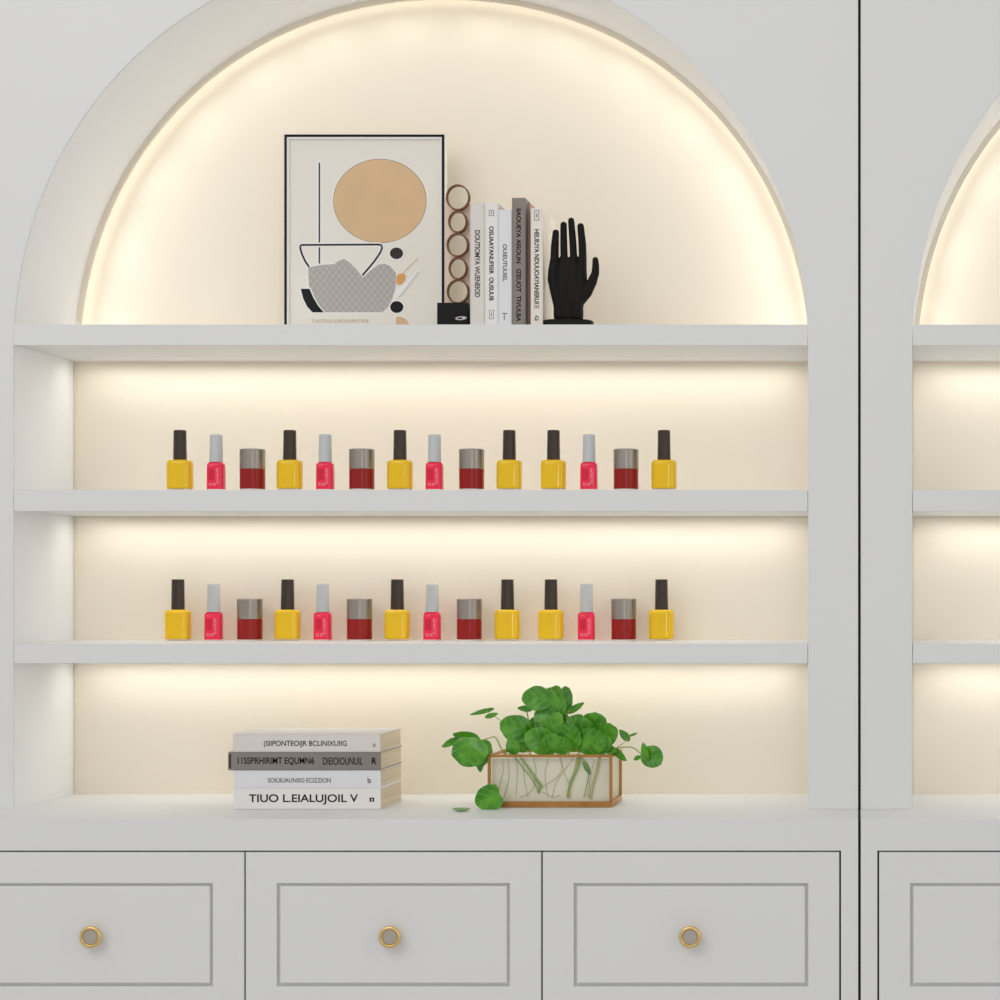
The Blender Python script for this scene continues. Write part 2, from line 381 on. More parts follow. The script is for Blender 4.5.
def drawer_cabinet(label, dx, edges, knobs, xl, xr):
    t = thing('drawer_cabinet', label, 'cabinet', ((xl+xr)/2, 0, 0))
    zt = WB; zb = Z(1017.5, YF); g = .9*SF
    bm = bmesh.new(); box(bm, xl, xl+.02, YF+.05, .32, .0, zt); box(bm, xr-.02, xr, YF+.05, .32, .0, zt)
    box(bm, xl+.02, xr-.02, YF+.05, .32, 0, .05)
    obj('carcass', bm, 'paint', t)
    bm = bmesh.new(); box(bm, xl+.0, X(edges[0], YF)-g, YF, YF+.05, .0, zt); box(bm, X(edges[-1], YF)+g, xr, YF, YF+.05, .0, zt)
    box(bm, X(edges[0], YF)-g, X(edges[-1], YF)+g, YF, YF+.05, .0, zb-2*g)
    obj('face_frame', bm, 'paint', t)
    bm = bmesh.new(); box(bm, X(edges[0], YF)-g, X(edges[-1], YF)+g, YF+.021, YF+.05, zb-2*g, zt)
    obj('drawer_gap_shade', bm, 'dark', t)  # block painted near-black so the gaps around the drawers look shaded
    for i in range(len(edges)-1):
        if edges[i] > 1190: continue
        drawer(t, X(edges[i], YF)+g, X(edges[i+1], YF)-g, zb, zt-1.6*SF, knobs[i], 936.8)
    return t
drawer_cabinet('pale grey panelled drawer cabinet with three gold-knobbed drawers', 0, [-53, 244.8, 541.8, 840.1], [91.3, 390.3, 690.3], X(-70, YF), G0)
e2 = [878.2, 1176, 1473, 1771]
drawer_cabinet('pale grey drawer cabinet right of the dark gap, no knob in view', 0, e2, [1022.5, 1321, 1620], G1, X(1789, YF))
# near-black filler painting the shade in the joint between the two lower units
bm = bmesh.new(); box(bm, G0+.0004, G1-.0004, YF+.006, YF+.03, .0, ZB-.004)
struct('gap_shade_2', bm, 'dark')
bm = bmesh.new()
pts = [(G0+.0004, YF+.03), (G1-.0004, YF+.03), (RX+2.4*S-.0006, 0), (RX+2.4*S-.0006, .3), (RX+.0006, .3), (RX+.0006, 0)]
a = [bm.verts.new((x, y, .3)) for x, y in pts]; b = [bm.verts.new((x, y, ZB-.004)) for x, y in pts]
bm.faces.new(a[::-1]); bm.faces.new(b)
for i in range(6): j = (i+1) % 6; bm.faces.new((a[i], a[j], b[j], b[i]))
struct('gap_shade_3', bm, 'dark')  # painted shade continues under the worktop joint
# ------------------------------------------------------------------ nail polish bottles and jars
ROW1_Y, ROW2_Y = .021, .200
Z1, Z2 = Z(490)+.0003, Z(644)+.0003
def yellow_bottle(loc):
    t = thing('nail_polish_bottle', '', 'nail polish', loc)
    bm = bmesh.new(); h = .0021
    lathe(bm, [(.0150,0),(.0172,.0004),(.0176,.0012),(.0170,.0024)], 'z', 40, loc, 4.5, 1.0, .66); obj('glass_base', bm, 'base', t, origin=loc)
    bm = bmesh.new(); W = .0194
    lathe(bm, [(W-.0016,.0023),(W-.0003,.0032),(W,.0048),(W,.0385),(W-.0003,.0412),(W-.0013,.0432),(W-.0035,.0446),(W-.0075,.0452)], 'z', 64, loc, 3.0, 1.0, .74)
    obj('bottle', bm, 'yellow', t, origin=loc)
    bm = bmesh.new()
    lathe(bm, [(.0101,.0450),(.0103,.0455),(.0096,.0876),(.0093,.0886),(.0085,.0890)], 'z', 32, loc); obj('cap', bm, 'blackcap', t, origin=loc)
    return t
def pink_bottle(loc):
    t = thing('nail_polish_bottle', '', 'nail polish', loc)
    bm = bmesh.new()
    lathe(bm, [(.0120,0),(.0128,.0004),(.0130,.0012),(.0128,.0016)], 'z', 40, loc, 4, 1, .8); obj('glass_base', bm, 'base', t, origin=loc)
    bm = bmesh.new(); W = .0132
    lathe(bm, [(W-.0006,.0014),(W,.0024),(W-.0002,.0300),(W-.0005,.0375),(W-.0014,.0400),(W-.0034,.0413),(W-.006,.0418)], 'z', 48, loc, 4.4, 1, .8)
    obj('bottle', bm, 'pink', t, origin=loc)
    bm = bmesh.new()
    lathe(bm, [(.0099,.0416),(.0102,.0422),(.0096,.0802),(.0093,.0820),(.0082,.0828)], 'z', 32, loc); obj('cap', bm, 'greycap', t, origin=loc)
    y = loc[1]-W*.8
    bm = bmesh.new()
    prism(bm, [(loc[0]+a, loc[2]+b) for a, b in ((-.0088,.0165),(-.0088,.0300),(-.0076,.0312),(-.0010,.0312),(.0002,.0300),(.0002,.0165),(-.001,.0152),(-.0076,.0152))], y-.0003, y+.002)
    obj('label_patch', bm, 'pinkdark', t, origin=loc)
    text('lettering', 'ELUUBURP', 'pinktext', t, (loc[0]+.0052, y-.0002, loc[2]+.021), .0230, .0040, math.pi/2)
    text('lettering', 'RS RE', 'pinktext', t, (loc[0]-.0022, y-.0002, loc[2]+.0085), .0105, .0042)
    text('lettering', 'IC·C', 'pinktext', t, (loc[0]-.004, y-.0002, loc[2]+.0362), .007, .0020)
    return t
def red_jar(loc):
    t = thing('cosmetic_jar', '', 'cosmetic jar', loc); R = .0192
    bm = bmesh.new(); lathe(bm, [(R-.0012,0),(R-.0004,.0004),(R-.0004,.0018)], 'z', 48, loc); obj('glass_base', bm, 'base', t, origin=loc)
    bm = bmesh.new(); lathe(bm, [(R-.0008,.0018),(R,.0026),(R,.0312)], 'z', 48, loc); obj('jar', bm, 'red', t, origin=loc)
    bm = bmesh.new(); lathe(bm, [(R+.0001,.0314),(R+.0002,.0320),(R+.0002,.0600),(R-.0004,.0608),(R-.0014,.0611)], 'z', 48, loc); obj('lid', bm, 'steel', t, origin=loc)
    return t
names = {'y': ('yellow nail polish bottle with black cap', 'yellow'), 'p': ('small pink nail polish bottle with pale cap', 'pink'), 'r': ('dark red jar with grey metal lid', 'red jar')}
def ordn(i, n):
    if i == 0: return 'leftmost'
    if i == n-1: return 'rightmost'
    return ['', 'second', 'third', 'fourth', 'fifth'][i]
rows = [
 ('upper', ROW1_Y, Z1, [('y',180),('p',216.2),('r',252.5),('y',289.8),('p',325.3),('r',361.8),('y',400),('p',434.6),('r',471.6),('y',509.3),('y',553.5),('p',589),('r',626),('y',664)]),
 ('lower', ROW2_Y, Z2, [('y',178),('p',213.8),('r',249.8),('y',287.6),('p',322.8),('r',359.5),('y',397.3),('p',432.3),('r',469.3),('y',507.5),('y',551),('p',586.5),('r',623.7),('y',661.5)])]
proto = {}
for rn, Y, zz, items in rows:
    cnt = {'y':0,'p':0,'r':0}; tot = {k: sum(1 for a in items if a[0] == k) for k in cnt}
    for i, (k, px) in enumerate(items):
        loc = Vector((X(px, Y), Y, zz))
        if k not in proto:
            o = {'y': yellow_bottle, 'p': pink_bottle, 'r': red_jar}[k](loc); proto[k] = o
        else:
            o = copy_tree(proto[k]); o.location = loc
        o.scale = (.97, 1.0, 1.02) if rn == 'upper' else (1.02, 1.0, 1.095)
        o['label'] = '%s, %s%s on %s bottle shelf' % (names[k][0], ordn(cnt[k], tot[k]), ' '+names[k][1] if k != 'p' else ' pink', rn)
        o['group'] = {'y':'yellow nail polish bottles','p':'pink nail polish bottles','r':'red cosmetic jars'}[k]+' on the %s shelf' % rn
        cnt[k] += 1
# ------------------------------------------------------------------ framed art print on the arch shelf
ZS = Z(324.5)+.0003
YA = .185
def art():
    x0, x1 = X(284.3, YA), X(444, YA); z1 = Z(134.5, YA); z0 = ZS; cx = (x0+x1)/2
    t = thing('art_print', 'tall framed abstract print of a tan circle above a grey bowl', 'picture', (cx, YA, ZS))
    fw = .0036; bm = bmesh.new()
    for a, b, c, d in ((x0, x0+fw, z0, z1), (x1-fw, x1, z0, z1), (x0+fw, x1-fw, z1-fw, z1), (x0+fw, x1-fw, z0, z0+fw)): box(bm, a, b, YA, YA+.018, c, d)
    obj('frame', bm, 'frame', t)
    bm = bmesh.new(); e = .0012
    for a, b, c, d in ((x0-e, x0-.0001, z0, z1+e), (x1+.0001, x1+e, z0, z1+e), (x0, x1, z1+.0001, z1+e)): box(bm, a, b, YA+.002, YA+.018, c, d)
    box(bm, x0+fw, x0+fw+.003, YA+.001, YA+.006, z0+fw, z1-fw); box(bm, x1-fw-.003, x1-fw, YA+.001, YA+.006, z0+fw, z1-fw); box(bm, x0+fw+.003, x1-fw-.003, YA+.001, YA+.006, z1-fw-.003, z1-fw)
    obj('frame_edging', bm, 'white', t)['label'] = 'white edging'
    # the print: paper and every printed shape are one mesh
    bm = bmesh.new(); yp = YA+.006
    mats = ['print','white','tan','ink','ink2','orange','brownline','greyline','lattice']
    box(bm, x0+.002, x1-.002, yp, YA+.016, z0+.002, z1-.002, 0)
    lay = [0]
    def shape(pts, mi, closed=True):
        lay[0] += 1; y = yp-.00006*lay[0]
        q = [(X(a-.8, YA), max(Z(b, YA), z0+.0004)) for a, b in pts]
        prism(bm, q, y, yp+.002, mi)
    def ell(cx_, cy_, rx, ry, n=64): return [(cx_+rx*math.cos(2*math.pi*k/n), cy_-ry*math.sin(2*math.pi*k/n)) for k in range(n)]
    def stroke(pts, wd, mi):
        lay[0] += 1; y = yp-.00006*lay[0]
        v = [Vector((X(a-.9, YA), Z(b, YA))) for a, b in pts]; h = wd*S/2; L, R = [], []
        for i, p in enumerate(v):
            d = (v[min(i+1, len(v)-1)]-v[max(0, i-1)]).normalized(); n_ = Vector((-d.y, d.x))
            L.append(p+n_*h); R.append(p-n_*h)
        band(bm, [tuple(q) for q in L], [tuple(q) for q in R], y, yp+.002, mi)
    def smooth2(ps, n=6): return [(v.x, v.y) for v in curve_pts([(a, b, 0) for a, b in ps], n)]
    # tan circle
    shape(ell(379.8,200.2,47.9,43.2), 1); shape(ell(379.8,200.3,46.8,42.2), 6); shape(ell(379.8,200.3,46.3,41.7), 2)
    # tall line
    stroke([(319.3,160),(319.3,266)], 5, 1); stroke([(319.3,162),(319.3,266)], 1.6, 4)
    # bowl outline (black loop)
    loop = [(309,266.5),(305,260.5),(301.6,253),(300.2,247.5),(300.4,245.0),(302.2,244.4),(340,244.2),(378,244),(381.4,244.6),(382.2,247.2),(380.4,252),(375,260),(368,268.5),(362.4,275)]
    stroke(loop, 5.0, 1)
    # black quarter left of bowl
    
    
    shape([(306,266),(322,262.5),(334,262.5),(345,257),(352,262.5),(362.5,276.5),(380,262),(389,263),(397.5,271),(397,290),(392,302),(383,313.2),(322,313.2),(312,303),(307,290)], 1)
    shape([(308,267),(322,264.2),(334,263.6),(338,260.5),(344.4,258.2),(350,262.3),(356,268.5),(362.6,277),(371,269.6),(378.6,264),(384.5,263.2),(390,265.4),(396,272.2),(395.6,287),(392.4,298),(388.6,306),(382.5,311.8),(323.5,311.8),(316,304),(311,295),(308.6,284)], 8)
    stroke(loop, 2.0, 4)
    shape([(299.2,287),(310.5,287),(314,296),(319.5,305.5),(326,313),(312,313),(305.5,306.6),(302,298)], 1)
    shape([(300.6,288.3),(309.5,288.3),(312.8,296.4),(318.2,305.5),(323.8,311.9),(312.5,311.9),(307,306.2),(303,298)], 3)
    # dots
    shape(ell(396.5,252.8,8,7.1), 1); shape(ell(396.5,252.8,6.6,5.8), 4)
    shape(ell(396.8,306.6,8.2,7.3), 1); shape(ell(396.8,306.6,6.6,5.9), 3)
    # orange blob with thin handle, pale blade beside it
    stroke([(402,273),(418,257.6)], 3, 1); stroke([(402,273.4),(418,257.8)], 1.3, 6 if False else 2)
    shape(smooth2([(396.5,276),(400,273.2),(405,274.5),(404.6,280),(400.5,284),(396.6,283),(396.5,276)])[:-1], 5)
    shape([(396,290),(406,282),(417.5,269.5),(420.8,270.5),(414,280),(402,295),(396,297.5)], 1)
    stroke([(418.6,271.5),(410,283),(403,292.4),(399,296.6)], .7, 7)
    # quarter disc at the bottom
    shape([(395,314.6),(402,314.6),(408,318),(411,324),(411.5,334),(395,334)], 1)
    shape([(396,316.2),(401.5,316.2),(406.5,319),(409.4,324),(410,334),(396,334)], 2)
    obj('print', bm, mats, t)
    a = P(340, 321.0, yp); text('caption', 'TUAITEKUI IUNONOMHTAIIIE', 'texttan', t, a, 58*S*1.05, 3.6*S)
art()
# ------------------------------------------------------------------ ring sculpture
def rings():
    Y0 = .045
    x0, x1 = X(437, Y0), X(467.8, Y0); zt = Z(302.6, Y0); cx = (x0+x1)/2
    t = thing('ring_sculpture', 'column of five copper rings rising from a black block', 'ornament', (cx, Y0+.02, ZS))
    bm = bmesh.new(); box(bm, x0, x1, Y0, Y0+.045, ZS, zt); b = obj('block', bm, 'black', t, bevel=.0008)
    p = P(461, 318.2, Y0)
    bm = bmesh.new()
    o_ = [(p.x+.0087*math.cos(a), p.z+.0028*math.sin(a)+.0006*math.cos(a)) for a in [2*math.pi*k/40 for k in range(41)]]
    i_ = [(p.x+.0064*math.cos(a), p.z+.0013*math.sin(a)+.0006*math.cos(a)) for a in [2*math.pi*k/40 for k in range(41)]]
    band(bm, i_, o_, Y0-.0003, Y0+.001); prism(bm, [(p.x+.004+.0025*math.cos(a), p.z+.0015*math.sin(a)) for a in [2*math.pi*k/20 for k in range(20)]], Y0-.0004, Y0+.001)
    obj('emblem', bm, 'silver', b)['label'] = 'small silver oval emblem'
    R = [(457.6,197.2,12.0,13.2),(457.4,221.6,9.5,11.3),(457.2,244.8,11.0,12.1),(457.6,268.2,9.3,11.4),(457.6,291.4,11.2,12.3)]
    Yr = Y0+.012
    for cx_, cy_, rx, ry in R:
        bm = bmesh.new(); c = P(cx_, cy_, Yr); n = 72
        def prof(r_in):
            return [(c.x+(rx-r_in)*S*math.cos(2*math.pi*k/n), c.z+(ry-r_in)*S*math.sin(2*math.pi*k/n)) for k in range(n)]
        rr = [prof(0), prof(1.45)]
        V = [[bm.verts.new((x, y, z)) for x, z in rr[j]] for j, y in ((0, Yr), (0, Yr+.010), (1, Yr+.010), (1, Yr))]
        for j in range(4):
            for k in range(n):
                f = bm.faces.new((V[j][k], V[j][(k+1)%n], V[(j+1)%4][(k+1)%n], V[(j+1)%4][k])); f.smooth = j in (0, 2)
        obj('ring', bm, 'copper', t, origin=(c.x, Yr, c.z))
    bm = bmesh.new(); Yb = Yr+.012
    for idx, (cx_, cy_, rx, ry) in enumerate(R):
        n = 24
        for sgn in (-1, 1):
            lo = -1.03; hi = 1.03 if idx else -0.05
            inn, out = [], []
            for k in range(n+1):
                u = lo+(hi-lo)*k/n
                inn.append((X(cx_+sgn*max(0.15, (rx-1)*math.sqrt(max(0, 1-u*u))), Yb), Z(cy_-u*(ry-.2), Yb)))
                out.append((X(457.6+sgn*12.6, Yb), Z(cy_-u*(ry-.2), Yb)))
            band(bm, inn, out, Yb+.0002*(idx%2), Yb+.002)
    obj('backing_card', bm, 'copperfill', t)['label'] = 'pale peach backing card'
rings()
# ------------------------------------------------------------------ upright books
def upright(px0, px1, pt, Y, depth, cover, label, marks, tops=None):
    x0, x1, z1 = X(px0, Y), X(px1, Y), Z(pt, Y); cx = (x0+x1)/2
    t = thing('book', label, 'book', (cx, Y, ZS), 'books standing on the arch shelf')
    bm = bmesh.new(); c = .002
    box(bm, x0, x0+c, Y, Y+depth, ZS, z1); box(bm, x1-c, x1, Y, Y+depth, ZS, z1); box(bm, x0+c, x1-c, Y, Y+c, ZS, z1)
    obj('cover', bm, cover, t, bevel=.0004)
    bm = bmesh.new(); box(bm, x0+c, x1-c, Y+c, Y+depth-.003, ZS+.003, z1-.003); obj('pages', bm, 'pages_v', t)
    for kind, s, m, a, b, wpx in marks:            # text running down the spine between pixel rows a and b
        p = P((px0+px1)/2, (a+b)/2, Y)
        if kind == 't': text('title', s, m, t, p, (b-a)*S, wpx*S, -math.pi/2, off=.02)
        else:
            bm = bmesh.new(); hw, hh = wpx*S/2, (b-a)*S/2
            for (q0, q1, r0, r1) in ((-hw, hw, hh-.0007, hh), (-hw, hw, -hh, -hh+.0007), (-hw, -hw+.0007, -hh, hh), (hw-.0007, hw, -hh, hh), (-.0006, .0006, -hh*.4, hh*.4)):
                box(bm, p.x+q0, p.x+q1, Y-.0002, Y+.0005, p.z+r0, p.z+r1)
            obj('emblem', bm, m, t)
    return t
YB = .03
upright(470.2, 484.6, 202.8, YB, .13, 'bk_grey', 'light grey upright book nearest the copper ring column', [('t','DOUTIOMYA WUENEIOD','text3',230,297.5,5.2)])
upright(484.9, 497.9, 202.8, YB, .13, 'bk_white', 'white upright book with square marks above and below its bold title', [('e','','text3',210,216,5),('t','OSUAAYANUFISIR  OUSUUB','text',226,301,4.6),('e','','text2',310,319,4.5)])
upright(498.2, 511.6, 209.6, YB, .13, 'bk_cool', 'shortest upright book, cool white with a short grey title', [('t','OUIEUTUUIEL','text2',244,281.5,4.2),('t','I—','text2',313,320,5)])
upright(511.9, 525.4, 197.8, YB, .13, 'bk_dark', 'tallest upright book with taupe-brown cover between white books', [('t','IIAOUEYA AISOUN   IZEUOT  TIVULBA','text',208,322,4.6)])
upright(525.7, 530.2, 203.0, YB+.02, .10, 'bk_tan', 'thin tan book squeezed beside the taupe book', [])
upright(530.6, 542.8, 208.2, YB, .125, 'bk_cream', 'cream upright book beside the black hand', [('e','','text3',210.5,220.5,4.6),('t','HEUIUYA NDUUOAYIANERUI','text',229,304,4.8),('e','','text',305,308.2,4.6),('t','G','text',315.5,320.6,3.6)])
# ------------------------------------------------------------------ black hand
def hand():
    Y0 = .045
    def Q(x, y, dy=0.0): p = P(540+x/8.33, 210+y/8.33, Y0); return Vector((p.x, Y0+dy, p.z))
    K = S/8.33
    base = P(568.2, 324, Y0)
    t = thing('mannequin_hand', 'matte black hand sculpture, palm forward, on a low black base', 'ornament', (base.x, Y0, ZS))
    bm = bmesh.new()
    lathe(bm, [(.0375,0),(.0385,.001),(.0385,.0085),(.037,.0105),(.034,.0112)], 'z', 56, (base.x, Y0, ZS), 2.6, 1, .62); obj('base', bm, 'black', t)
    bm = bmesh.new()
    def cap(a, b, ra, rb, fl=.85):
        a, b = Vector(a), Vector(b); n = 10; seg = 20; d = b-a; L = d.length; dn = d.normalized()
        u = Vector((0,1,0)); u = (u-dn*u.dot(dn)).normalized(); v = dn.cross(u); ringz = []
        for k in range(1, n): ang = -math.pi/2+math.pi/2*k/n; ringz.append((a+dn*ra*math.sin(ang), ra*math.cos(ang)))
        for k in range(0, 7): f = k/6; ringz.append((a+d*f, ra+(rb-ra)*f))
        for k in range(1, n): ang = math.pi/2*k/n; ringz.append((b+dn*rb*math.sin(ang), rb*math.cos(ang)))
        vr = [[bm.verts.new(c+u*r*fl*math.cos(2*math.pi*k/seg)+v*r*math.sin(2*math.pi*k/seg)) for k in range(seg)] for c, r in ringz]
        for i in range(len(vr)-1):
            for k in range(seg): bm.faces.new((vr[i][k], vr[i][(k+1)%seg], vr[i+1][(k+1)%seg], vr[i+1][k]))
        bm.faces.new(vr[0][::-1]); bm.faces.new(vr[-1])
    def chain(pts, fl=.9):
        for (x, y, dy, r), (x2, y2, dy2, r2) in zip(pts, pts[1:]): cap(Q(x, y, dy), Q(x2, y2, dy2), r*K, r2*K, fl)
    # four fingers, each straight-ish with a slight forward curl at the tip
    chain([(120,425,0,36),(125,300,-.001,34),(134,192,-.003,28)])
    chain([(201,425,0,31),(199,270,-.001,30),(199,127,-.003,28)])
    chain([(282,425,0,31),(274,255,-.001,30),(263,93,-.004,27)])
    chain([(357,425,0,33),(353,280,-.001,33),(341,140,-.003,29)])
    # thumb
    chain([(466,420,-.006,25),(469,470,-.006,30),(465,530,-.005,33),(435,605,-.003,42),(380,680,0,58),(310,770,0,55)])
    # palm
    chain([(123,405,0,38),(112,500,0,44),(112,580,0,50),(136,690,0,50),(165,800,0,53),(166,885,0,53)], 1.2)
    chain([(200,405,0,38),(190,520,.001,62),(200,640,.001,80),(215,760,.001,75),(235,885,0,66)], .9)
    chain([(240,470,.001,80),(240,600,.002,110),(240,740,.001,100),(236,840,0,86)], .62)
    chain([(281,405,0,38),(285,520,.001,62),(290,640,.001,80),(290,760,0,70)], .9)
    chain([(352,405,0,36),(346,500,0,44),(345,600,0,50),(330,700,0,54),(308,800,0,54),(308,885,0,54)], 1.2)
    me = bpy.data.meshes.new('h'); bm.to_mesh(me); bm.free()
    o = bpy.data.objects.new('h', me); C.objects.link(o)
    r = o.modifiers.new('r', 'REMESH'); r.mode = 'VOXEL'; r.voxel_size = .0006
    s = o.modifiers.new('s', 'SMOOTH'); s.iterations = 14; s.factor = .5
    bpy.context.view_layer.update()
    me2 = bpy.data.meshes.new_from_object(o.evaluated_get(bpy.context.evaluated_depsgraph_get())); bpy.data.objects.remove(o)
    bm = bmesh.new(); bm.from_mesh(me2); obj('hand', bm, 'handblack', t, smooth=True)
hand()
# ------------------------------------------------------------------ stack of books on the worktop
def stack():
    Yf = -.006; D = .140
    rows_ = [ # px left, px right, py top, py bottom, cover, label, depth
      (233.4,380.6,788.6,809.6,'bk_white','white book with large black title, bottom of the stack'),
      (233.2,380.6,770.4,788.2,'bk_cool','cool white book with a small grey title, second from the bottom'),
      (228.2,380.6,752.2,770.0,'bk_dark','taupe book with a black spine band, third in the stack'),
      (232.8,380.2,733.8,751.8,'bk_grey','pale grey book, topmost of the stack')]
    z = ZB+.0003
    for i, (a, b, t0, t1, cov, lab) in enumerate(rows_):
        x0, x1 = X(a, Yf), X(b, Yf); h = Z(t0, Yf)-Z(t1, Yf)+.0004; cx = (x0+x1)/2
        t = thing('book', lab, 'book', (cx, Yf+D/2, z), 'books stacked flat on the worktop')
        yf = Yf-(.001 if i == 2 else 0); c = .0013
        bm = bmesh.new()
        box(bm, x0, x1, yf, Yf+D, z, z+c); box(bm, x0, x1, yf, Yf+D, z+h-c, z+h); box(bm, x0, x1, yf, yf+.003, z+c, z+h-c)
        obj('cover', bm, cov, t, bevel=.0006)
        bm = bmesh.new(); box(bm, x0+.003, x1-.0012, yf+.003, Yf+D-.003, z+c, z+h-c); obj('pages', bm, 'pages', t)
        def T(s, m, ax0, ax1, ay0, ay1, off=.01, nm='title'):
            text(nm, s, m, t, P((ax0+ax1)/2, (ay0+ay1)/2, yf), (ax1-ax0)*S*.99, (ay1-ay0)*S*.99, off=off)
        if i == 0:
            T('TIUO L.EIALUJOIL V', 'text', 248.5, 358.5, 794.2, 804.6, .014)
            bm = bmesh.new(); p = P(371.8, 799.6, yf)
            band(bm, [(p.x+u*.0012, p.z+v*.0016-.0003) for u, v in ((-1,-1),(1,-1),(1,1),(-1,1),(-1,-1))], [(p.x+u*.0034, p.z+v*.0030) for u, v in ((-1,-1),(1,-1),(1,1),(-1,1),(-1,-1))], yf-.0003, yf+.0005); obj('emblem', bm, 'text', t)
        if i == 1:
            T('SOIUIUAUNSIG·ECIZZION', 'text2', 267.5, 331, 778, 782.6)
            T('(·', 'text2', 367.5, 369, 776, 783.5, nm='emblem'); T('a', 'text2', 367.6, 371.2, 779, 783)
        if i == 2:
            T('11SSPRHIRIMT EQUMN6', 'text', 237.5, 314.6, 757.2, 765.2, .012); T('DIEIOIOUNUIL', 'text', 322.8, 363, 757.4, 764.8, .006)
            T('R', 'text', 371.8, 376.6, 757.6, 764.2, .03, 'emblem')
            bm = bmesh.new(); xb = X(229, yf); box(bm, xb, xb+.003, yf-.0003, yf+.001, z+.003, z+h-.003); obj('spine_band', bm, 'cloth', t)
        if i == 3:
            T('(SIIPONTEOIJR BCLINIXUIIG', 'text', 263.5, 347, 740.6, 747.6, .008); T('o', 'text2', 372.8, 375.6, 743.6, 747, nm='emblem')
        z += h
stack()
# ------------------------------------------------------------------ planter with plant
def leaf(bm, uvl, c, w, h, ang, Y, cup=.25, tx=0.0, tz=0.0, heart=.0, tip=.25, fold=.25):
    """c: pixel centre; w, h: half width / half length in px; ang: direction of the tip (deg, 0 = up, + = clockwise)"""
    n, R = 28, 5; cen = P(c[0], c[1], Y); k = S*(DIST+Y)/DIST; w *= k; h *= k
    rot = Matrix.Rotation(math.radians(ang), 3, 'Y') @ Matrix.Rotation(math.radians(tx), 3, 'X') @ Matrix.Rotation(math.radians(tz), 3, 'Z')
    wob = [random.uniform(-.035, .035) for _ in range(n)]
    def pt(u, v, back): # u,v in [-1,1]
        rr = u*u+v*v
        y = fold*w*abs(u)*-.6 + cup*max(w, h)*rr*.6 + .03*w*math.sin(6*v+3*u)
        return cen+rot@Vector((u*w, y+(.0006 if back else 0), v*h))
    for back in (0, 1):
        V = [bm.verts.new(pt(0, -.0, back))]; UV = {V[0]: (0, 0)}; ringv = []
        for r in range(1, R+1):
            ring = []
            for i in range(n):
                t = 2*math.pi*i/n; s_, c_ = math.sin(t), math.cos(t); f = r/R
                rad = 1+wob[i]*f
                u = s_*rad; v = c_*rad
                if c_ > 0: v += tip*(c_**6); u *= 1-tip*.5*c_**3
                elif heart: v += heart*((-c_)**8)*1.6; u *= 1+heart*.1
                else: u *= 1-.1*(-c_)**3
                q = bm.verts.new(pt(u*f, v*f, back)); UV[q] = (u*f, v*f); ring.append(q)
            ringv.append(ring)
        fs = []
        for i in range(n): fs.append(bm.faces.new((V[0], ringv[0][i], ringv[0][(i+1)%n])[::(1 if back else -1)]))
        for r in range(R-1):
            for i in range(n): fs.append(bm.faces.new((ringv[r][i], ringv[r+1][i], ringv[r+1][(i+1)%n], ringv[r][(i+1)%n])[::(1 if back else -1)]))
        for f in fs:
            f.smooth = True
            for l in f.loops: l[uvl].uv = UV[l.vert]
